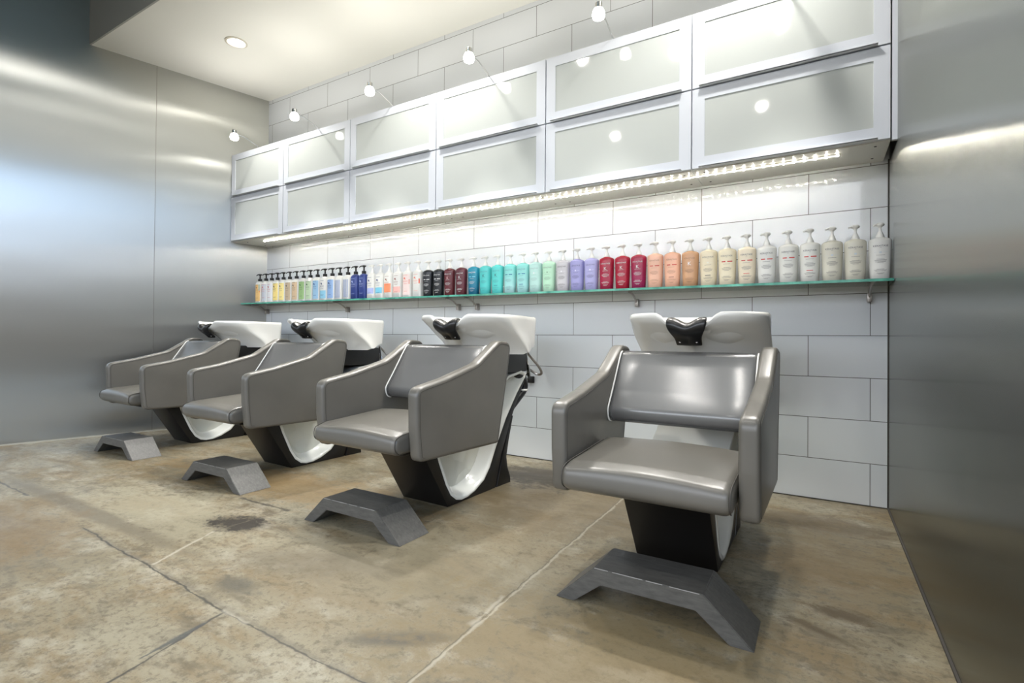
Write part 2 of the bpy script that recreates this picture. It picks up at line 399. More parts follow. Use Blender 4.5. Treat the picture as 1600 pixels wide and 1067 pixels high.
# ------------------------------------------------------------------ shampoo chair
XH = 0.323          # half width outside the arms
AT = 0.056          # arm thickness
OY = 2.0            # local origin in y
def P(pts): return [(p[0] - OY, p[1]) + tuple(p[2:]) for p in pts]
def make_chair():
    t = thing('shampoo_chair', '', 'salon chair')
    # black U-shaped pedestal
    bm = bmesh.new()
    poly = [Vector(p) for p in P([(1.962, 0), (1.748, 0.345), (1.850, 0.345), (1.905, 0.226), (1.952, 0.11), (1.985, 0.055), (2.02, 0.026), (2.06, 0.016), (2.11, 0.018), (2.17, 0.034), (2.24, 0.07),
        (2.29, 0.125), (2.345, 0.224), (2.44, 0.37), (2.55, 0.50), (2.64, 0.585), (2.672, 0.60), (2.66, 0.575), (2.57, 0.46), (2.51, 0.365), (2.41, 0.17), (2.352, 0.0)])]
    loft_x(bm, poly, -0.149, 0.149, 0.004, 2)
    finish('pedestal', bm, M['black'], t)
    bm = bmesh.new()
    poly = [Vector(p) for p in P([(2.366, 0), (2.50, 0), (2.498, 0.03), (2.47, 0.09), (2.458, 0.15), (2.48, 0.24), (2.522, 0.37), (2.505, 0.372), (2.42, 0.16)])]
    loft_x(bm, poly, -0.150, 0.150, 0.003, 2)
    finish('rear_cover', bm, M['black'], t)
    # white shell filling the U, with a dished side
    up = P([(1.842, 0.36), (1.892, 0.226), (1.945, 0.108), (1.98, 0.052), (2.02, 0.021), (2.06, 0.011), (2.11, 0.013), (2.17, 0.029), (2.245, 0.066), (2.296, 0.122), (2.352, 0.222), (2.447, 0.366), (2.556, 0.495), (2.644, 0.582),
            (2.655, 0.605), (2.60, 0.622), (2.47, 0.60), (2.36, 0.53), (2.25, 0.44), (2.12, 0.37)])
    poly = [Vector(p) for p in up]
    cen = sum(poly, Vector((0, 0))) / len(poly)
    bm = bmesh.new(); liners = bmesh.new()
    rings = []
    for x, d in ((-0.085, 0.052), (-0.105, 0.034), (-0.138, 0.020), (-0.152, 0.014), (-0.155, 0.006), (-0.152, 0.0), (0.152, 0.0), (0.155, 0.006), (0.152, 0.014), (0.138, 0.020), (0.105, 0.034), (0.085, 0.052)):
        pp = offset_poly(poly, d) if d else poly
        rings.append([(x, p.x, p.y) for p in pp])
    vr = [[bm.verts.new(c) for c in r] for r in rings]
    n = len(poly)
    for a, b in zip(vr, vr[1:]):
        for i in range(n): bm.faces.new((a[i], a[(i + 1) % n], b[(i + 1) % n], b[i]))
    sh = finish('shell', bm, M['shell'], t, smooth=50)
    for r in (rings[0], rings[-1]):
        f = liners.faces.new([liners.verts.new(c) for c in r])
    bmesh.ops.triangulate(liners, faces=liners.faces[:])
    finish('liner', liners, M['liner'], sh, smooth=0)
    # seat
    bm = bmesh.new()
    poly = rounded(P([(1.538, 0.332, 0.03), (1.508, 0.352, 0.03), (1.510, 0.404, 0.034), (1.565, 0.421, 0.06), (1.90, 0.445, 0.03), (1.96, 0.40, 0.03), (1.94, 0.345, 0.01)]), 5)
    loft_x(bm, poly, -0.260, 0.260, 0.026, 5, 8, lambda x, y, z: (y, z + (0.012 * (1 - (x / 0.26) ** 2) if z > 0.39 else 0)))
    seat = finish('seat', bm, M['vinyl'], t, 50)
    bm = bmesh.new(); add_box(bm, -0.22, 0.22, 1.59 - OY, 1.93 - OY, 0.318, 0.338, 0.004); finish('seat_board', bm, M['black'], seat)
    for s in (-1, 1):
        bm = bmesh.new()
        pts = [(s * 0.2540, y - OY, z) for y, z in ((1.535, 0.340), (1.515, 0.358), (1.514, 0.392), (1.530, 0.408), (1.575, 0.418), (1.72, 0.429), (1.88, 0.440))]
        add_tube(bm, spline(pts, 4), 0.0020, 5)
        finish('stitching', bm, M['thread'], seat)
    # arms
    ap = rounded(P([(1.582, 0.306, 0.035), (1.566, 0.45, 0.05), (1.562, 0.603, 0.045), (1.735, 0.634, 0.12), (1.96, 0.690, 0.14), (2.135, 0.797, 0.07), (2.240, 0.788, 0.045), (2.205, 0.60, 0.1), (2.134, 0.298, 0.02)]), 6)
    for s in (-1, 1):
        bm = bmesh.new()
        x0, x1 = (XH - AT, XH) if s > 0 else (-XH, -XH + AT)
        loft_x(bm, ap, x0, x1, 0.014, 4, 2)
        arm = finish('armrest', bm, M['vinyl'], t, 50)
        op = offset_poly(ap, 0.0165)
        for xx in ((XH - 0.0002) * s, (XH - AT + 0.0002) * s):
            # thread follows the front and the top edge only
            bm = bmesh.new()
            add_tube(bm, [(xx, p.x, p.y) for p in op][:-4], 0.0014, 5)
            finish('stitching', bm, M['thread'], arm)
    # backrest and its clear cover
    bp = rounded(P([(1.958, 0.502, 0.03), (1.945, 0.545, 0.03), (1.995, 0.615, 0.10), (2.062, 0.715, 0.1), (2.095, 0.762, 0.03), (2.15, 0.770, 0.03), (2.13, 0.68, 0.05), (2.06, 0.555, 0.05), (2.01, 0.505, 0.03)]), 5)
    bm = bmesh.new(); loft_x(bm, bp, -0.257, 0.257, 0.016, 4, 4); back = finish('backrest', bm, M['vinyl'], t, 50)
    bm = bmesh.new()
    cp = offset_poly(bp, -0.006)
    loft_x(bm, cp, -0.261, 0.261, 0.012, 3, 6); 
    finish('clear_cover', bm, M['cover'], back, 50)
    for s in (-1, 1):
        bm = bmesh.new()
        pts = [(s * 0.2620, p.x, p.y) for p in cp[:30]]
        add_tube(bm, pts, 0.0035, 6)
        finish('cover_piping', bm, M['ceramic'], back)
    # back bracket and basin support
    bm = bmesh.new(); add_box(bm, -0.152, 0.152, 2.30 - OY, 2.665 - OY, 0.615, 0.735, 0.008); finish('basin_support', bm, M['black'], t)
    # basin ----------------------------------------------------------------
    def outline(hw, yb, rc, yc, yf, n, dip=0.0, z=0.0):
        pts = []
        NB, NC, NS, NF = 5, 5, 8, 26; tp = 0.034
        half = []
        for k in range(NB): half.append(((hw - tp) * 0.80 * k / NB, yb + 0.012 * (1 - (k / NB) ** 2)))
        for k in range(NC + 1):
            a = PI / 2 * k / NC
            half.append((hw - tp - rc + rc * math.sin(a), yb - rc + rc * math.cos(a)))
        for k in range(1, NS): half.append((hw - tp * (1 - smooth01(k / NS)), (yb - rc) + (yc - yb + rc) * k / NS))
        for k in range(NF + 1):
            a = PI / 2 * k / NF
            half.append((hw * max(0.0, math.cos(a)) ** (2 / n), yc - (yc - yf) * max(0.0, math.sin(a)) ** (2 / n)))
        right = half; left = [(-x, y) for x, y in reversed(half[1:-1])]
        for x, y in right + left:
            zz = z
            if dip and y < yf + 0.10: zz = z - dip * (1 - smooth01((abs(x) - 0.052) / 0.080))
            zb = 0.722 + 0.045 * smooth01((y - 2.44) / 0.18)
            pts.append((x, y - OY, max(zz, zb)))
        return pts
    loops = [outline(0.262, 2.612, 0.05, 2.448, 2.300, 1.15, z=0.722), outline(0.280, 2.622, 0.05, 2.462, 2.285, 1.15, z=0.733), outline(0.282, 2.624, 0.05, 2.438, 2.262, 1.22, z=0.760), outline(0.283, 2.626, 0.05, 2.402, 2.232, 1.15, z=0.790),
             outline(0.284, 2.628, 0.05, 2.350, 2.195, 1.25, z=0.825), outline(0.284, 2.630, 0.05, 2.315, 2.160, 1.42, 0.008, z=0.855), outline(0.285, 2.632, 0.05, 2.305, 2.130, 1.85, 0.025, z=0.883),
             outline(0.285, 2.634, 0.05, 2.31, 2.113, 2.5, 0.045, z=0.908), outline(0.284, 2.633, 0.05, 2.32, 2.110, 2.6, 0.05, z=0.922), outline(0.279, 2.629, 0.048, 2.33, 2.114, 2.6, 0.05, z=0.930),
             outline(0.266, 2.616, 0.045, 2.33, 2.127, 2.6, 0.05, z=0.930), outline(0.258, 2.608, 0.042, 2.33, 2.136, 2.6, 0.05, z=0.922), outline(0.246, 2.595, 0.06, 2.34, 2.155, 2.4, 0.04, z=0.885),
             outline(0.225, 2.57, 0.08, 2.36, 2.20, 2.2, z=0.83), outline(0.18, 2.53, 0.1, 2.38, 2.27, 2.0, z=0.79), outline(0.10, 2.44, 0.03, 2.38, 2.34, 2.0, z=0.775)]
    bm = bmesh.new()
    vr = [[bm.verts.new(c) for c in r] for r in loops]; n = len(loops[0])
    for a, b in zip(vr, vr[1:]):
        for i in range(n): bm.faces.new((a[i], a[(i + 1) % n], b[(i + 1) % n], b[i]))
    bm.faces.new(vr[0]); bm.faces.new(vr[-1])
    basin = finish('basin', bm, M['ceramic'], t, 50)
    # neck rest: gel saddle hooked over the notch
    bm = bmesh.new(); rows = []
    prof = [  # (half width, z edge, z centre, y)
(0.056, 0.872, 0.868, 2.168), (0.072, 0.900, 0.880, 2.140), (0.077, 0.905, 0.880, 2.112), (0.079, 0.893, 0.870, 2.094), (0.077, 0.872, 0.856, 2.090), (0.066, 0.851, 0.842, 2.104), (0.054, 0.834, 0.832, 2.130), (0.051, 0.818, 0.817, 2.150), (0.051, 0.798, 0.797, 2.168)]
    K = 12
    for hw, ze, zc, y in prof:
        row = []
        for k in range(K + 1):
            u = -1 + 2 * k / K
            lobe = math.sin(PI * min(1, abs(u) * 1.0)) ** 1.0
            fy = 0.30 * abs(hw * u) ** 1.6
            row.append(bm.verts.new((hw * u, y - OY + fy - 0.006 * lobe, zc + (ze - zc) * smooth01(abs(u) * 1.25))))
        rows.append(row)
    for a, b in zip(rows, rows[1:]):
        for k in range(K): bm.faces.new((a[k], a[k + 1], b[k + 1], b[k]))
    nr = finish('neck_rest', bm, M['blackpad'], basin, 0)
    for p in nr.data.polygons: p.use_smooth = True
    md = nr.modifiers.new('thick', 'SOLIDIFY'); md.thickness = 0.016; md.offset = 0
    md = nr.modifiers.new('sub', 'SUBSURF'); md.levels = 1; md.render_levels = 2
    for s in (-1, 1):
        bm = bmesh.new(); add_lathe(bm, [(0.0048, 0.0), (0.0048, 0.003), (0.003, 0.0045)], (0, 0, 0), 12, 'Y')
        for v in bm.verts: v.co = Vector((v.co.x + s * 0.033, -v.co.y + 2.1445 - OY, v.co.z + 0.811))
        nr2 = finish('screw', bm, M['chrome'], nr)
    # hoses and drain behind
    bm = bmesh.new()
    add_tube(bm, spline([(0.09, 2.66 - OY, 0.75), (0.10, 2.69 - OY, 0.70), (0.115, 2.72 - OY, 0.64), (0.16, 2.76 - OY, 0.595), (0.195, 2.76 - OY, 0.60), (0.185, 2.745 - OY, 0.64), (0.14, 2.72 - OY, 0.70), (0.12, 2.68 - OY, 0.745)], 6), 0.0075, 8)
    finish('shower_hose', bm, M['steel'], t)
    bm = bmesh.new()
    add_tube(bm, [(0.135, 2.675 - OY, 0.74), (0.138, 2.685 - OY, 0.68), (0.14, 2.69 - OY, 0.655)], [0.006, 0.006, 0.011], 10)
    add_tube(bm, [(0.14, 2.69 - OY, 0.655), (0.145, 2.70 - OY, 0.585)], [0.011, 0.013], 10)
    finish('hand_shower', bm, M['chrome'], t)
    bm = bmesh.new()
    add_tube(bm, spline([(0.12, 2.60 - OY, 0.60), (0.13, 2.64 - OY, 0.575), (0.135, 2.665 - OY, 0.54), (0.13, 2.66 - OY, 0.50), (0.12, 2.62 - OY, 0.46), (0.11, 2.56 - OY, 0.41)], 5), 0.021, 12)
    dp = finish('drain_pipe', bm, M['hose'], t)
    bm = bmesh.new(); add_lathe(bm, [(0.024, -0.006), (0.026, 0), (0.024, 0.006)], (0.132, 2.66 - OY, 0.505), 14); finish('pipe_collar', bm, M['ceramic'], dp)
    return t
def copy_tree(o, parent=None):
    c = o.copy(); COL.objects.link(c)
    if parent: c.parent = parent
    for ch in list(o.children): copy_tree(ch, c)
    return c
CH = [(-0.445, 1.945, -0.012, 0.972, 0.983, 'taupe vinyl shampoo chair with white basin, nearest the right metal wall and the viewer'),
      (-1.667, 2.00, -0.043, 1, 1, 'taupe vinyl shampoo chair standing second from the right metal wall'),
      (-2.933, 2.072, -0.035, 1, 1, 'taupe vinyl shampoo chair standing second from the left metal wall'),
      (-4.197, 2.138, -0.057, 1, 1, 'taupe vinyl shampoo chair nearest the left metal wall')]
proto = make_chair()
for i, (x, y, rz, sc, zs, lab) in enumerate(CH):
    c = proto if i == 0 else copy_tree(proto)
    c.location = (x, y, 0); c.rotation_euler.z = rz; c.scale = (sc, sc, zs)
    tag(c, lab, 'salon chair', 'shampoo chairs along the tiled wall')

# foot rests
def make_foot():
    t = thing('footrest', '', 'footrest')
    out = [(-0.300, 0), (-0.166, 0.117), (0.166, 0.117), (0.300, 0), (0.236, 0), (0.144, 0.068), (-0.144, 0.068), (-0.236, 0)]
    bm = bmesh.new()
    a = [bm.verts.new((x, 0, z)) for x, z in out]; b = [bm.verts.new((x, 0.185, z)) for x, z in out]
    for i in range(8): bm.faces.new((a[i], a[(i + 1) % 8], b[(i + 1) % 8], b[i]))
    bm.faces.new(a); bm.faces.new(b)
    bmesh.ops.recalc_face_normals(bm, faces=bm.faces[:])
    bmesh.ops.bevel(bm, geom=bm.edges[:], offset=0.0022, segments=2, affect='EDGES')
    finish('bench', bm, M['foot'], t, 30)
    bm = bmesh.new()
    # worn pale line along the front top edge
    for x0, x1 in ((-0.165, -0.12), (-0.105, -0.01), (0.0, 0.05), (0.07, 0.155)):
        add_tube(bm, [(x0, 0.0006, 0.1158), (x1, 0.0006, 0.1158)], 0.0011, 5)
    finish('worn_edge', bm, M['scuff'], t)
    return t
fp = make_foot()
FT = [(-0.425, 1.462, 0.0, 'angular charcoal wooden footrest in front of the chair nearest the right metal wall'),
      (-1.667, 1.482, 0.0, 'angular charcoal wooden footrest in front of the chair second from the right metal wall'),
      (-2.803, 1.535, 0.0, 'angular charcoal wooden footrest in front of the chair second from the left metal wall'),
      (-4.076, 1.590, 0.0, 'angular charcoal wooden footrest in front of the chair nearest the left metal wall')]
for i, (x, y, rz, lab) in enumerate(FT):
    c = fp if i == 0 else copy_tree(fp)
    c.location = (x, y, 0); c.rotation_euler.z = rz
    if i == 0: c.scale = (0.945, 0.945, 1.0)
    tag(c, lab, 'footrest', 'footrests in front of the shampoo chairs')

# ------------------------------------------------------------------ wall cabinets
CX = [-4.703, -3.935, -3.116, -2.266, -1.422, -0.573, 0.262]
YF = 2.745; ZB, ZM, ZT = 1.690, 2.101, 2.492
ORD = ['white frosted-glass wall cabinet touching the left metal wall', 'white frosted-glass wall cabinet, second from the left metal wall', 'white frosted-glass wall cabinet, third from the left metal wall',
       'white frosted-glass wall cabinet, third from the right metal wall', 'white frosted-glass wall cabinet, second from the right metal wall', 'white frosted-glass wall cabinet beside the right metal wall, largest in view']
for i in range(6):
    x0, x1 = CX[i], CX[i + 1]; w = x1 - x0; xc = (x0 + x1) / 2
    t = thing('wall_cabinet', ORD[i], 'cabinet', (xc, WY, ZB), 0, 'frosted wall cabinets above the shelf')
    h = w / 2 - 0.001
    D = YF + 0.022 - WY
    bm = bmesh.new()
    xl = -h
    if i == 0:   # left end follows the slanting wall
        pts = [(-h + 0.003, D), (h, D), (h, -0.0), (lx(WY) + 0.004 - xc, 0.0)]
        a = [bm.verts.new((x, y, 0.004)) for x, y in pts]; b = [bm.verts.new((x, y, ZT - ZB - 0.002)) for x, y in pts]
        for k in range(4): bm.faces.new((a[k], a[(k + 1) % 4], b[(k + 1) % 4], b[k]))
        bm.faces.new(a); bm.faces.new(b)
    else:
        add_box(bm, -h, h, D, 0, 0.004, ZT - ZB - 0.002)
    body = finish('body', bm, M['carcass'], t, 0)
    bm = bmesh.new()
    xa = -h + (0.02 if i == 0 else 0.001)
    if i == 0:
        pts = [(-h + 0.004, D), (h, D), (h, -0.001), (lx(WY) + 0.006 - xc, -0.001)]
        a = [bm.verts.new((x, y, -0.006)) for x, y in pts]; b = [bm.verts.new((x, y, 0.0045)) for x, y in pts]
        for k in range(4): bm.faces.new((a[k], a[(k + 1) % 4], b[(k + 1) % 4], b[k]))
        bm.faces.new(a); bm.faces.new(b)
    else:
        add_box(bm, -h, h, D, -0.001, -0.006, 0.0045)
    un = finish('underside', bm, M['under'], t, 0)
    bm = bmesh.new()
    for sx in (-h + 0.05, h - 0.05):
        if i == 0 and sx < 0: sx += 0.1
        for yy in (D + 0.05, -0.07): add_lathe(bm, [(0.005, -0.0072), (0.006, -0.006)], (sx, yy, 0), 10)
    finish('screw_cap', bm, M['dark'], un)
    for k, (z0, z1) in enumerate(((0.0, ZM - ZB - 0.004), (ZM - ZB + 0.004, ZT - ZB))):
        # door frame with an opening, recessed pane, projecting handle strip
        bm = bmesh.new(); fw = 0.060; g = 0.0025; yf0 = YF - WY; yf1 = yf0 + 0.021
        X0, X1 = -h + g, h - g
        add_box(bm, X0, X0 + fw, yf0, yf1, z0, z1); add_box(bm, X1 - fw, X1, yf0, yf1, z0, z1)
        add_box(bm, X0 + fw, X1 - fw, yf0, yf1, z0, z0 + fw - 0.004); add_box(bm, X0 + fw, X1 - fw, yf0, yf1, z1 - fw + 0.004, z1)
        bmesh.ops.remove_doubles(bm, verts=bm.verts[:], dist=1e-5)
        door = finish('door', bm, M['white_frame'], t, 30)
        bm = bmesh.new(); add_box(bm, X0 + fw - 0.003, X1 - fw + 0.003, yf0 + 0.0035, yf1 - 0.004, z0 + fw - 0.007, z1 - fw + 0.007); finish('pane', bm, M['pane'], door, 0)
        bm = bmesh.new(); add_box(bm, X0 + 0.035, X1 - 0.045, yf0 - 0.020, yf0 + 0.001, z0 - 0.001, z0 + 0.0035, 0.001, 1)
        add_box(bm, X0 + 0.035, X1 - 0.045, yf0 - 0.020, yf0 - 0.017, z0 - 0.001, z0 + 0.008, 0.001, 1); finish('handle', bm, M['lip'], door, 30)
# filler strip closing the gap to the right wall
bm = bmesh.new(); add_box(bm, 0.2645 - xc, RX - 0.0005 - xc, YF + 0.004 - WY, YF + 0.024 - WY, -0.008, CZ - 0.001 - ZB); finish('filler_strip', bm, M['white_frame'], t, 0)
# LED strip under the cabinets
t = thing('led_strip', 'glowing warm white LED strip stuck under the wall cabinets', 'light', (0, 2.852, ZB - 0.006))
bm = bmesh.new(); add_box(bm, -4.36, 0.075, -0.006, 0.006, -0.0070, -0.0032); finish('diode_tape', bm, M['led'], t, 0)
bm = bmesh.new(); add_box(bm, -4.365, 0.08, -0.008, 0.008, -0.0032, 0.0); finish('backing', bm, M['under'], t, 0)

# lamps on top of the cabinets
LN = ['leftmost', 'second from the left wall', 'third from the left wall', 'fourth from the left wall', 'fifth from the left wall', 'mounted over the rightmost cabinet']
LXS = [-4.300, -3.497, -2.682, -1.838, -1.003, -0.155]
lamp0 = None
for i, x in enumerate(LXS):
    lab = ('small glowing spot lamp above the wall cabinets, ' + LN[i])
    if lamp0 is None:
        t = thing('spot_lamp', lab, 'lamp', (x, 2.53, 2.53), 0, 'spot lamps above the wall cabinets')
        bm = bmesh.new(); add_lathe(bm, [(0.014, 0.012), (0.024, 0.010), (0.031, -0.004), (0.034, -0.022), (0.030, -0.036), (0.020, -0.042)], (0, 0, 0), 24); finish('shade', bm, M['shade'], t, 50)
        bm = bmesh.new(); add_lathe(bm, [(0.015, 0.011), (0.019, 0.014), (0.019, 0.040), (0.016, 0.043)], (0, 0, 0), 20); finish('socket', bm, M['chrome'], t, 40)
        bm = bmesh.new(); add_tube(bm, [(0, 0.016, 0.018), (0, 0.10, 0.010), (0, 0.20, -0.022), (0, 0.25, -0.038)], 0.0045, 8); finish('arm', bm, M['chrome'], t)
        bm = bmesh.new(); add_box(bm, -0.02, 0.02, 0.235, 0.33, -0.0385, -0.024, 0.003); finish('mount', bm, M['chrome'], t)
        lamp0 = t
    else:
        t = copy_tree(lamp0); t.location.x = x; tag(t, lab, 'lamp', 'spot lamps above the wall cabinets')
    ld = bpy.data.lights.new('spot_glow', 'SPOT'); ld.energy = 60; ld.spot_size = math.radians(77); ld.spot_blend = 0.45; ld.shadow_soft_size = 0.03; ld.color = (1.0, 0.965, 0.91)
    lo = bpy.data.objects.new('spot_glow', ld); COL.objects.link(lo); lo.location = (x, 2.53, 2.475); lo.rotation_euler = (math.radians(-18), 0, 0)
    lu = bpy.data.lights.new('spot_upglow', 'SPOT'); lu.energy = 5; lu.spot_size = math.radians(160); lu.spot_blend = 0.5; lu.shadow_soft_size = 0.04; lu.color = (1.0, 0.975, 0.94)
    lv = bpy.data.objects.new('spot_upglow', lu); COL.objects.link(lv); lv.location = (x, 2.53, 2.585); lv.rotation_euler = (PI, 0, 0)

# recessed ceiling lights
def downlight(x, y, z, lab, energy, tilt=0.35, grp='recessed ceiling lights', cone=130):
    t = thing('ceiling_downlight', lab, 'ceiling light', (x, y, z), 0, grp)
    bm = bmesh.new(); add_lathe(bm, [(0.062, 0.0), (0.080, 0.0), (0.080, -0.004), (0.066, -0.008), (0.060, -0.004), (0.058, 0.0)], (0, 0, 0), 32, cap=False); finish('trim_ring', bm, M['ring'], t, 40)
    bm = bmesh.new(); add_lathe(bm, [(0.001, -0.010), (0.030, -0.0095), (0.046, -0.007), (0.050, 0.0)], (0, 0, 0), 28); 
    for v in bm.verts: v.co = Matrix.Rotation(tilt * 0.15, 3, 'Y') @ v.co + Vector((0.008, 0.006, 0))
    finish('lens', bm, M['lens'], t, 40)
    ld = bpy.data.lights.new('downlight_glow', 'SPOT'); ld.energy = energy; ld.spot_size = math.radians(cone); ld.spot_blend = 0.7; ld.shadow_soft_size = 0.05; ld.color = (1.0, 0.965, 0.91)
    lo = bpy.data.objects.new('downlight_glow', ld); COL.objects.link(lo); lo.location = (x, y, z - 0.03)
downlight(-3.926, 2.315, CZ, 'round recessed ceiling light glowing in the lowered white ceiling by the left wall', 70)
downlight(-2.15, 2.315, CZ, 'round recessed light in the lowered ceiling above the middle chairs', 70)
downlight(-0.37, 2.315, CZ, 'round recessed light in the lowered ceiling above the chair by the right wall', 70)
for x, y, nm in ((-2.98, 0.78, 'farthest left'), (-2.03, 0.80, 'second from the left'), (-1.20, 0.45, 'third from the left'), (-0.3, 0.45, 'fourth from the left'), (-2.4, -1.2, 'rear left, added fill'), (-0.6, -1.2, 'rear right, added fill')):  # the rear pair is added out of view to light front surfaces
    downlight(x, y, UZ, 'round recessed light in the upper ceiling before the bulkhead, ' + nm, 28, grp='upper ceiling lights', cone=165)

# ------------------------------------------------------------------ glass shelf
def sz(x): return 1.0895 + (0.236 - x) * 0.00690     # the shelf runs very slightly out of level
SX0, SX1, SXM = -4.655, RX - 0.004, -2.200; SYF, SYB = 2.822, 3.058; TH = 0.0125
def shelf_piece(bm, xa, xb, y0, y1, ox):
    vs = []
    for x in (xa, xb):
        for y in (y0, y1):
            xx = max(x, lx(y) + 0.004)
            for z in (sz(x) - TH, sz(x)): vs.append(bm.verts.new((xx - ox, y - WY, z)))
    for f in ((0, 1, 3, 2), (4, 6, 7, 5), (0, 4, 5, 1), (2, 3, 7, 6), (0, 2, 6, 4), (1, 5, 7, 3)): bm.faces.new([vs[k] for k in f])
for xa, xb, bx, lab in ((SX0, SXM - 0.001, (-4.585, -3.464, -2.285), 'left half of the long green-edged glass shelf, reaching the left metal wall'), (SXM + 0.001, SX1, (-2.119, -0.947, 0.205), 'right half of the long green-edged glass shelf, reaching the right metal wall')):
    ox = (xa + xb) / 2
    t = thing('glass_shelf', lab, 'shelf', (ox, WY, 0), 0, 'glass shelves on the tiled wall')
    bm = bmesh.new(); shelf_piece(bm, xa, xb, SYF + 0.002, SYB, ox); finish('pane', bm, M['glass'], t, 0)
    bm = bmesh.new(); shelf_piece(bm, xa, xb, SYF, SYF + 0.002, ox); finish('front_edge', bm, M['edge'], t, 0)
    for x in bx:
        z = sz(x) - TH; bm = bmesh.new(); q = x - ox
        add_box(bm, q - 0.010, q + 0.010, -0.036, -0.0005, z - 0.078, z - 0.034, 0.002)
        bk = finish('bracket', bm, M['steel'], t, 40)
        bm = bmesh.new(); pts = spline([(q, -0.175, z - 0.004), (q, -0.12, z - 0.008), (q, -0.07, z - 0.026), (q, -0.028, z - 0.056)], 4)
        add_tube(bm, pts, 0.0062, 8); finish('bracket_arm', bm, M['steel'], bk, 40)

# wall valves behind the second chair from the right
t = thing('wall_valve', 'small chrome and black water valve on the tiled wall behind a shampoo chair', 'valve', (-1.70, WY, 0.533))
bm = bmesh.new(); add_box(bm, 0.002, 0.046, -0.022, -0.0005, -0.022, 0.022, 0.003); finish('body', bm, M['black'], t)
bm = bmesh.new(); add_lathe(bm, [(0.018, -0.0005), (0.018, -0.03), (0.012, -0.036)], (-0.028, 0, 0), 16, 'Y'); finish('knob', bm, M['steel'], t)

# ------------------------------------------------------------------ bottles
def sup(hx, hy, n, a):
    c, s = math.cos(a), math.sin(a)
    return (hx * math.copysign(abs(c) ** (2 / n), c), hy * math.copysign(abs(s) ** (2 / n), s))
KR = [(0.000, .035, .023, 2.5), (0.004, .0385, .0255, 2.5), (0.050, .0405, .0265, 2.5), (0.110, .0430, .0278, 2.5), (0.165, .0450, .0288, 2.5), (0.178, .0450, .0288, 2.5), (0.185, .0425, .0272, 2.4), (0.190, .036, .024, 2.2), (0.195, .022, .018, 2.0), (0.197, .0165, .0165, 2.0)]
PR = [(0.000, .038, .027, 3.0), (0.004, .0415, .030, 3.0), (0.100, .0418, .030, 3.0), (0.178, .0418, .030, 3.0), (0.190, .038, .0275, 2.6), (0.198, .028, .022, 2.2), (0.203, .017, .017, 2.0)]
def ring_at(R, z):
    for a, b in zip(R, R[1:]):
        if a[0] <= z <= b[0]:
            t = (z - a[0]) / (b[0] - a[0]); return [a[k] + (b[k] - a[k]) * t for k in range(4)]
    return list(R[-1])
def front(R, x, z, off=0.0005):
    _, hx, hy, n = ring_at(R, z)
    return -hy * max(0.0, 1 - min(1, abs(x / hx)) ** n) ** (1 / n) - off
def body_mesh(name, R, n=32):
    bm = bmesh.new(); rings = []
    for z, hx, hy, e in R: rings.append([bm.verts.new((*sup(hx, hy, e, 2 * PI * k / n), z)) for k in range(n)])
    for a, b in zip(rings, rings[1:]):
        for i in range(n): bm.faces.new((a[i], a[(i + 1) % n], b[(i + 1) % n], b[i]))
    bm.faces.new(rings[0]); bm.faces.new(rings[-1])
    return to_me(name, bm)
def to_me(name, bm, sm=40):
    bmesh.ops.recalc_face_normals(bm, faces=bm.faces[:])
    me = bpy.data.meshes.new(name); bm.to_mesh(me); bm.free()
    me.materials.append(None)
    if sm:
        for p in me.polygons: p.use_smooth = True
        me.set_sharp_from_angle(angle=math.radians(sm))
    return me
KB, PB = body_mesh('oval_body', KR), body_mesh('straight_body', PR)
def pump_mesh(z0, black):
    bm = bmesh.new()
    if black:
        add_lathe(bm, [(.0165, z0), (.0175, z0 + .003), (.0175, z0 + .022), (.012, z0 + .025), (.007, z0 + .027), (.006, z0 + .050), (.010, z0 + .056), (.018, z0 + .062), (.019, z0 + .066), (.010, z0 + .069)], (0, 0, 0), 16)
        add_tube(bm, [(-.008, 0, z0 + .064), (-.030, -.004, z0 + .0635), (-.042, -.006, z0 + .058), (-.045, -.006, z0 + .052)], [.006, .005, .004, .003], 8)
    else:
        add_lathe(bm, [(.0165, z0 - .001), (.0165, z0 + .006), (.013, z0 + .014), (.010, z0 + .024), (.006, z0 + .030), (.006, z0 + .046), (.010, z0 + .050), (.016, z0 + .054), (.018, z0 + .060), (.013, z0 + .066), (.006, z0 + .068)], (0, 0, 0), 16)
        add_tube(bm, [(-.008, -.004, z0 + .059), (-.020, -.012, z0 + .057), (-.027, -.017, z0 + .052)], [.006, .005, .004], 8)
    return to_me('pump_mesh', bm, 50)
KP, PP_B, PP_W = pump_mesh(0.197, False), pump_mesh(0.203, True), pump_mesh(0.203, False)
def text_verts(body, size, x, z, align='CENTER'):
    cu = bpy.data.curves.new('t', 'FONT'); cu.body = body; cu.size = size; cu.align_x = align; cu.resolution_u = 2
    o = bpy.data.objects.new('t', cu); COL.objects.link(o)
    dg = bpy.context.evaluated_depsgraph_get(); me = bpy.data.meshes.new_from_object(o.evaluated_get(dg))
    vs = [(v.co.x + x, v.co.y + z) for v in me.vertices]; fs = [tuple(p.vertices) for p in me.polygons]
    bpy.data.objects.remove(o); bpy.data.curves.remove(cu); bpy.data.meshes.remove(me)
    return vs, fs
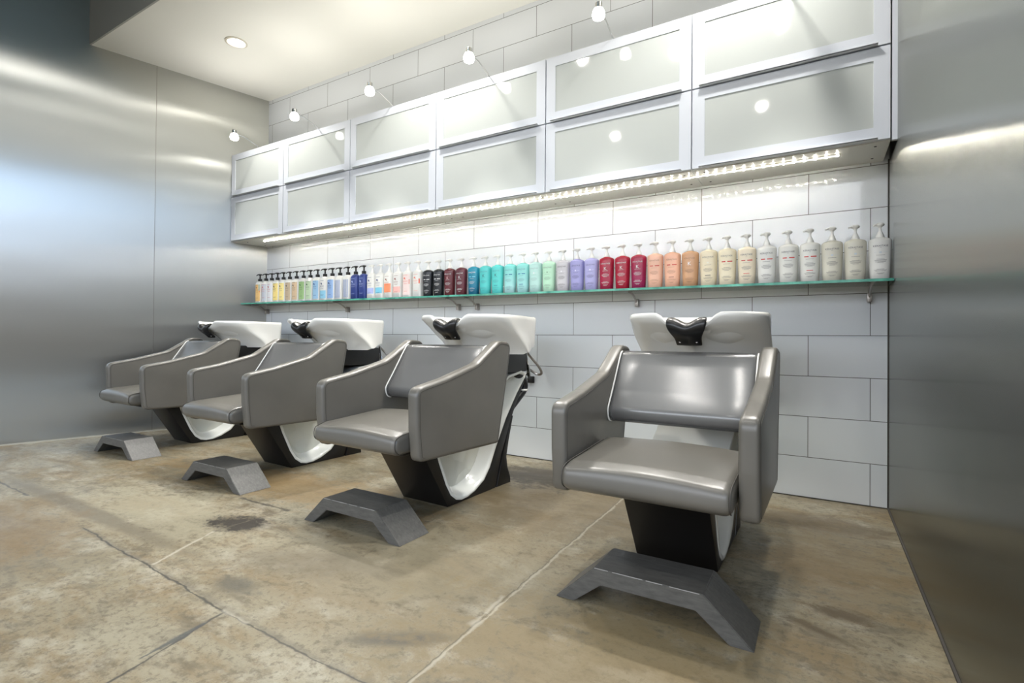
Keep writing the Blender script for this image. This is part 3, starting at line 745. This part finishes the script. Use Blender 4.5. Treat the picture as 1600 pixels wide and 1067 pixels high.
def print_mesh(name, R, items, off=0.0006):
    """items: ('t', text, size, x, z) or ('b', x0, x1, z0, z1): ink lying on the front of a bottle"""
    bm = bmesh.new()
    for it in items:
        if it[0] == 't':
            vs, fs = text_verts(*it[1:])
            vv = [bm.verts.new((x, front(R, x, z, off), z)) for x, z in vs]
            for f in fs:
                try: bm.faces.new([vv[k] for k in f])
                except ValueError: pass
        elif it[0] == 'b':
            _, x0, x1, z0, z1 = it; nx = max(1, int((x1 - x0) / 0.006)); nz = max(1, int((z1 - z0) / 0.02))
            g = [[bm.verts.new((x0 + (x1 - x0) * i / nx, front(R, x0 + (x1 - x0) * i / nx, z0 + (z1 - z0) * j / nz, off), z0 + (z1 - z0) * j / nz)) for i in range(nx + 1)] for j in range(nz + 1)]
            for j in range(nz):
                for i in range(nx): bm.faces.new((g[j][i], g[j][i + 1], g[j + 1][i + 1], g[j + 1][i]))
    me = bpy.data.meshes.new(name); bm.to_mesh(me); bm.free(); me.materials.append(None); return me
def lines(z0, ws, step=0.0042, h=0.0011, x=0.0):
    return [('b', x - w / 2, x + w / 2, z0 - k * step, z0 - k * step + h) for k, w in enumerate(ws)]
K_TEXT = print_mesh('brand', KR, [('t', 'KÉRASTASE', 0.0112, 0, 0.151), ('t', 'PARIS', 0.0032, 0, 0.1455)])
K_SMALL = print_mesh('copy', KR, lines(0.112, (.034,)) + lines(0.094, (.030, .046, .044, .040, .024)) + lines(0.048, (.030, .048, .040)) + lines(0.030, (.030, .018)))
K_K = print_mesh('emblem_k', KR, [('t', 'K', 0.028, 0, 0.117)])
K_BARS = print_mesh('emblem_bars', KR, [('b', -.024, -.005, .1225, .1275), ('b', .004, .028, .1225, .1275)])
K_DOT = print_mesh('emblem_dot', KR, [('b', -.024, -.018, .1245, .1258), ('b', -.005, .005, .121, .129), ('b', .010, .026, .1245, .1258)])
K_LOWBAR = print_mesh('low_bar', KR, [('b', -.014, .014, .056, .059)])
P_TEXT = print_mesh('copy_p', PR, [('b', -.022, .018, .166, .168), ('b', -.018, -.004, .138, .150), ('b', -.006, -.001, .132, .143)] + lines(0.124, (.046, .050, .044), x=-.004) + lines(0.104, (.040, .028)) + lines(0.048, (.040, .030)))
P_VERT = print_mesh('copy_v', PR, [('b', -.030 + k * .0125, -.023 + k * .0125, .02, .165) for k in range(5)])
P_FULL = print_mesh('label_full', PR, [('b', -.0408, .0408, .018, .172)], .0003)
P_LOW = print_mesh('label_low', PR, [('b', -.0408, .0408, .018, .085)], .0003)
P_BAND = print_mesh('label_band', PR, [('b', -.0408, .0408, .040, .085)], .0003)
P_BLOCK = print_mesh('label_block', PR, [('b', -.0395, .036, .045, .112)], .0003)
P_CORNER = print_mesh('corner', PR, [('b', .018, .0405, .115, .172)], .0004)
P_SPOT = print_mesh('spot', PR, [('b', .026, .0405, .100, .135)], .0004)
CM = {}
def colm(c, rough=0.3, kind='print'):
    k = (c, rough)
    if k not in CM: CM[k] = mat('%s_%d_%d_%d' % (kind, *c), rgb(*c), rough)
    return CM[k]
def grad(c0, c1, z0=0.02, z1=0.19, rough=0.25):
    m = mat('bottle_gradient', rgb(*c0), rough); sp = N(m, 'ShaderNodeSeparateXYZ'); L(m, objco(m), sp.inputs[0])
    f = math_n(m, 'DIVIDE', math_n(m, 'SUBTRACT', sp.outputs[2], z0), z1 - z0, True)
    L(m, ramp(m, f, (0.0, rgb(*c0)), (1.0, rgb(*c1))), BS(m).inputs['Base Color']); return m
def piece(name, me, m, parent):
    o = bpy.data.objects.new(name, me); COL.objects.link(o); o.parent = parent
    o.material_slots[0].link = 'OBJECT'; o.material_slots[0].material = m
    return o
WHT, INK, RED, SIL = (238, 237, 232), (72, 70, 74), (206, 64, 52), (206, 214, 218)
PUMPW = mat('white_pump', rgb(240, 240, 236), 0.3); PUMPB = mat('black_pump', rgb(22, 21, 22), 0.35)
BX = [-4.489, -4.396, -4.311, -4.227, -4.140, -4.050, -3.957, -3.862, -3.771, -3.678, -3.584, -3.492, -3.399, -3.304, -3.214, -3.122, -3.028, -2.937, -2.844, -2.749, -2.653, -2.554,
      -2.457, -2.359, -2.260, -2.156, -2.051, -1.954, -1.856, -1.757, -1.660, -1.566, -1.471, -1.373, -1.278, -1.184, -1.088, -0.991, -0.895, -0.800, -0.705, -0.609, -0.514, -0.421, -0.326, -0.234, -0.137, -0.044, 0.048, 0.141, 0.236]
BP = 'black-pump bottle, '
PSPEC = [  # body, label mesh, label colour, text colour, extras, pump black, label text
    (WHT, P_FULL, (238, 196, 128), (150, 110, 80), [(P_CORNER, (110, 190, 200)), (P_SPOT, (226, 120, 80))], 1, 'orange and turquoise patterned ' + BP + 'nearest the left metal wall'),
    (WHT, P_FULL, (204, 207, 216), (200, 90, 90), [], 1, 'pale grey ' + BP + 'next to the orange patterned bottle'),
    (WHT, P_FULL, (232, 232, 236), (200, 90, 90), [], 1, 'white ' + BP + 'between the pale grey and the first yellow bottle'),
    (WHT, P_FULL, (246, 222, 140), INK, [], 1, 'pale yellow ' + BP + 'left one of the yellow pair'),
    (WHT, P_FULL, (247, 228, 152), INK, [], 1, 'pale yellow ' + BP + 'right one of the yellow pair'),
    (WHT, P_FULL, (196, 176, 148), INK, [], 1, 'tan-labelled ' + BP + 'left one of the tan pair'),
    (WHT, P_FULL, (212, 186, 152), INK, [], 1, 'tan-labelled ' + BP + 'right one of the tan pair'),
    (WHT, P_FULL, (160, 196, 134), (70, 110, 70), [], 1, 'green-labelled ' + BP + 'left one of the green pair'),
    (WHT, P_FULL, (200, 222, 186), (70, 110, 70), [], 1, 'pale green ' + BP + 'right one of the green pair'),
    (WHT, P_FULL, (164, 204, 234), (40, 70, 150), [], 1, 'light blue ' + BP + 'next to the pale green one'),
    (WHT, P_LOW, (150, 208, 234), (30, 50, 110), [], 1, 'white ' + BP + 'sky blue only on its lower half'),
    (WHT, P_FULL, (150, 182, 226), (50, 60, 110), [], 1, 'mid blue ' + BP + 'just left of the pair with vertical writing'),
    (WHT, P_VERT, (150, 166, 206), (120, 140, 190), [], 1, 'white ' + BP + 'left one of the pair with blue vertical writing'),
    (WHT, P_VERT, (150, 166, 206), (120, 140, 190), [], 1, 'white ' + BP + 'right one of the pair with blue vertical writing'),
    ((48, 66, 134), None, None, (170, 184, 224), [], 1, 'navy blue ' + BP + 'left one of the navy pair'),
    ((48, 66, 134), None, None, (170, 184, 224), [], 1, 'navy blue ' + BP + 'right one of the navy pair'),
    (WHT, P_BAND, (176, 186, 230), (90, 96, 140), [], 0, 'white pump bottle with a lavender blue band beside the navy bottles'),
    (WHT, P_BAND, (130, 206, 232), (90, 96, 140), [], 0, 'white pump bottle with a sky blue band on the glass shelf'),
    (WHT, P_BLOCK, (244, 146, 104), (150, 100, 90), [], 0, 'white pump bottle with a bright orange block on its label'),
    (WHT, P_BAND, (244, 190, 182), (150, 100, 90), [], 0, 'white pump bottle with a pink band next to the orange-block bottle'),
    (WHT, P_FULL, (246, 226, 222), (232, 130, 110), [(P_SPOT, (236, 110, 72))], 0, 'blush pink and white pump bottle with an orange-red spot on its side'),
    (WHT, None, None, (240, 150, 128), [(P_SPOT, (232, 96, 62))], 0, 'white pump bottle with orange lettering standing beside the black bottles')]
bottle_grp = 'pump bottles on the glass shelf'
def place(i, name, lab):
    x = BX[i]
    return thing(name, lab, 'bottle', (x, 2.905, sz(x) + 0.0002), 0, bottle_grp)
for i, (bc, lm, lc, tc, ex, blk, lab) in enumerate(PSPEC):
    t = place(i, 'pump_bottle', lab)
    b = piece('body', PB, colm(bc, 0.28, 'bottle'), t)
    piece('pump', PP_B if blk else PP_W, PUMPB if blk else PUMPW, t)
    if lm: piece('label', lm, colm(lc, 0.4), b)
    for me, c in ex: piece('label_patch', me, colm(c, 0.4), b)
    if lm is not P_VERT: piece('lettering', P_TEXT, colm(tc, 0.4), b)
ks = ' pump bottle, '
WI = (236, 236, 236); GI = (82, 80, 84)
KSPEC = [  # body colour or gradient, lettering, emblem mesh, emblem colour, low bar colour, label
    ((32, 34, 38), None, WI, K_BARS, WI, None, 'black' + ks + 'left one of the black pair'),
    ((32, 34, 38), None, WI, K_BARS, WI, None, 'black' + ks + 'right one of the black pair'),
    ((98, 40, 46), None, WI, K_K, (232, 190, 190), None, 'maroon' + ks + 'left one of the maroon pair'),
    ((94, 38, 48), None, WI, K_K, WI, None, 'maroon' + ks + 'right one of the maroon pair'),
    ((24, 104, 136), (36, 150, 178), WI, K_BARS, (120, 210, 230), None, 'deep blue' + ks + 'between the maroon and the turquoise bottles'),
    ((88, 206, 204), None, (70, 140, 150), K_K, (40, 60, 70), None, 'bright turquoise' + ks + 'left one of the turquoise pair'),
    ((92, 210, 206), None, (70, 140, 150), K_K, (40, 60, 70), (30, 90, 120), 'bright turquoise' + ks + 'right one of the turquoise pair'),
    ((176, 222, 222), (120, 214, 208), (100, 140, 150), K_BARS, (40, 110, 150), None, 'pale aqua' + ks + 'left one of the aqua pair with blue bars'),
    ((170, 222, 222), (140, 220, 214), (100, 140, 150), K_BARS, (30, 110, 160), (30, 90, 150), 'pale aqua' + ks + 'right one of the aqua pair with blue bars'),
    ((188, 226, 220), None, (140, 170, 170), K_DOT, (226, 230, 230), None, 'pale mint' + ks + 'between the aqua pair and the light green one'),
    ((190, 232, 204), None, (120, 150, 130), K_DOT, (140, 180, 150), None, 'light green' + ks + 'left of the grey bottle'),
    ((206, 204, 208), None, GI, K_DOT, (232, 232, 236), None, 'silver grey' + ks + 'left of the lavender pair'),
    ((166, 164, 216), None, (92, 90, 130), K_DOT, (210, 210, 236), None, 'lavender' + ks + 'left one of the lavender pair'),
    ((176, 174, 222), None, (92, 90, 130), K_DOT, (220, 220, 240), None, 'lavender' + ks + 'right one of the lavender pair'),
    ((160, 28, 66), (170, 24, 50), WI, K_K, WI, None, 'crimson' + ks + 'left one of the three crimson bottles'),
    ((172, 26, 54), None, WI, K_K, WI, None, 'crimson' + ks + 'middle one of the three crimson bottles'),
    ((150, 30, 84), (164, 26, 60), WI, K_K, WI, None, 'crimson purple' + ks + 'right one of the three crimson bottles'),
    ((242, 192, 166), None, (170, 120, 100), K_BARS, RED, None, 'peach' + ks + 'left one of the peach pair with red bars'),
    ((242, 188, 160), None, (170, 120, 100), K_BARS, RED, (150, 90, 80), 'peach' + ks + 'right one of the peach pair with red bars'),
    ((206, 160, 122), None, (140, 100, 76), K_K, WI, None, 'tan bronze' + ks + 'the only bronze one, with a white letter'),
    ((242, 230, 200), None, (120, 110, 96), K_DOT, (240, 236, 216), (60, 50, 44), 'cream' + ks + 'beside the bronze bottle, with a black bar near its base'),
    ((244, 234, 206), None, (120, 110, 96), K_BARS, RED, None, 'cream' + ks + 'second to the right of the bronze bottle, with red bars'),
    ((242, 230, 206), None, GI, K_BARS, RED, RED, 'cream' + ks + 'third to the right of the bronze bottle, with red bars'),
    ((234, 234, 230), None, GI, K_BARS, RED, None, 'white' + ks + 'left one of the three white bottles with red bars'),
    ((234, 234, 228), None, GI, K_BARS, RED, None, 'white' + ks + 'middle one of the three white bottles with red bars'),
    ((234, 234, 228), None, GI, K_BARS, RED, RED, 'white' + ks + 'right one of the three white bottles with red bars'),
    ((224, 221, 206), None, GI, K_DOT, SIL, None, 'pearl grey' + ks + 'left one of the pearl pair'),
    ((224, 221, 206), None, GI, K_DOT, SIL, None, 'pearl grey' + ks + 'right one of the pearl pair'),
    ((232, 232, 228), None, GI, K_DOT, SIL, None, 'white' + ks + 'last one beside the right metal wall')]
for j, (c0, c1, tc, em, ec, lb, lab) in enumerate(KSPEC):
    t = place(22 + j, 'pump_bottle', lab)
    b = piece('body', KB, grad(c0, c1) if c1 else colm(c0, 0.25, 'bottle'), t)
    piece('pump', KP, PUMPW, t)
    piece('brand_lettering', K_TEXT, colm(tc, 0.4), b)
    piece('small_print', K_SMALL, colm(tc, 0.4), b)
    piece('emblem', em, colm(ec, 0.3), b)
    if lb: piece('accent_bar', K_LOWBAR, colm(lb, 0.4), b)

# ------------------------------------------------------------------ daylight from the street side
w = bpy.data.worlds.new('World'); S.world = w; w.use_nodes = True
nt = w.node_tree; bg = nt.nodes['Background']
tc = nt.nodes.new('ShaderNodeTexCoord'); sp = nt.nodes.new('ShaderNodeSeparateXYZ'); nt.links.new(tc.outputs['Generated'], sp.inputs[0])
mr = nt.nodes.new('ShaderNodeMapRange'); mr.inputs[1].default_value = -0.3; mr.inputs[2].default_value = 0.6; nt.links.new(sp.outputs[2], mr.inputs[0])
cr = nt.nodes.new('ShaderNodeValToRGB'); e = cr.color_ramp.elements
stops = [(0.0, (0.03, 0.027, 0.025)), (0.34, (0.05, 0.048, 0.045)), (0.43, (0.11, 0.11, 0.115)), (0.49, (0.26, 0.31, 0.40)), (0.56, (0.25, 0.39, 0.60)), (0.66, (0.24, 0.39, 0.62)), (0.77, (0.20, 0.30, 0.44)), (1.0, (0.10, 0.17, 0.27))]
while len(e) < len(stops): e.new(0.5)
for k, (p, c) in enumerate(stops): e[k].position = p; e[k].color = (*c, 1)
nt.links.new(mr.outputs[0], cr.inputs[0])
# clear sky only over the side street; towards the front the daylight is neutral
hs = nt.nodes.new('ShaderNodeHueSaturation'); hs.inputs['Saturation'].default_value = 0.25; hs.inputs['Value'].default_value = 1.75; nt.links.new(cr.outputs[0], hs.inputs['Color'])
ms = nt.nodes.new('ShaderNodeMapRange'); ms.inputs[1].default_value = 0.45; ms.inputs[2].default_value = 0.85; nt.links.new(sp.outputs[0], ms.inputs[0])
mw = nt.nodes.new('ShaderNodeMix'); mw.data_type = 'RGBA'; nt.links.new(ms.outputs[0], mw.inputs[0]); nt.links.new(hs.outputs[0], mw.inputs[6]); nt.links.new(cr.outputs[0], mw.inputs[7])
nt.links.new(mw.outputs[2], bg.inputs[0]); bg.inputs[1].default_value = 4.5

# ------------------------------------------------------------------ camera
F = 803.4; CYP = 524.22
cam = bpy.data.cameras.new('Camera'); cam.sensor_width = 36; cam.lens = 36 * F / 1600; cam.sensor_fit = 'HORIZONTAL'
cam.shift_y = (CYP - 533.5) / 1600; cam.clip_start = 0.02
co = bpy.data.objects.new('Camera', cam); COL.objects.link(co); S.camera = co
r, dn, fw = [[0.857768, 0.513968, 0.008399], [0.002873, 0.011547, -0.999929], [-0.514029, 0.857731, 0.008428]]
co.matrix_world = Matrix(((r[0], -dn[0], -fw[0], 0), (r[1], -dn[1], -fw[1], 0), (r[2], -dn[2], -fw[2], 0.80), (0, 0, 0, 1)))
S.view_settings.view_transform = 'Standard'; S.view_settings.look = 'None'; S.view_settings.gamma = 1.0; S.view_settings.use_curve_mapping = False
S.view_settings.exposure = 0.28
S.cycles.max_bounces = 10; S.cycles.transparent_max_bounces = 16; S.cycles.sample_clamp_indirect = 6.0
S.cycles.caustics_reflective = False; S.cycles.caustics_refractive = False
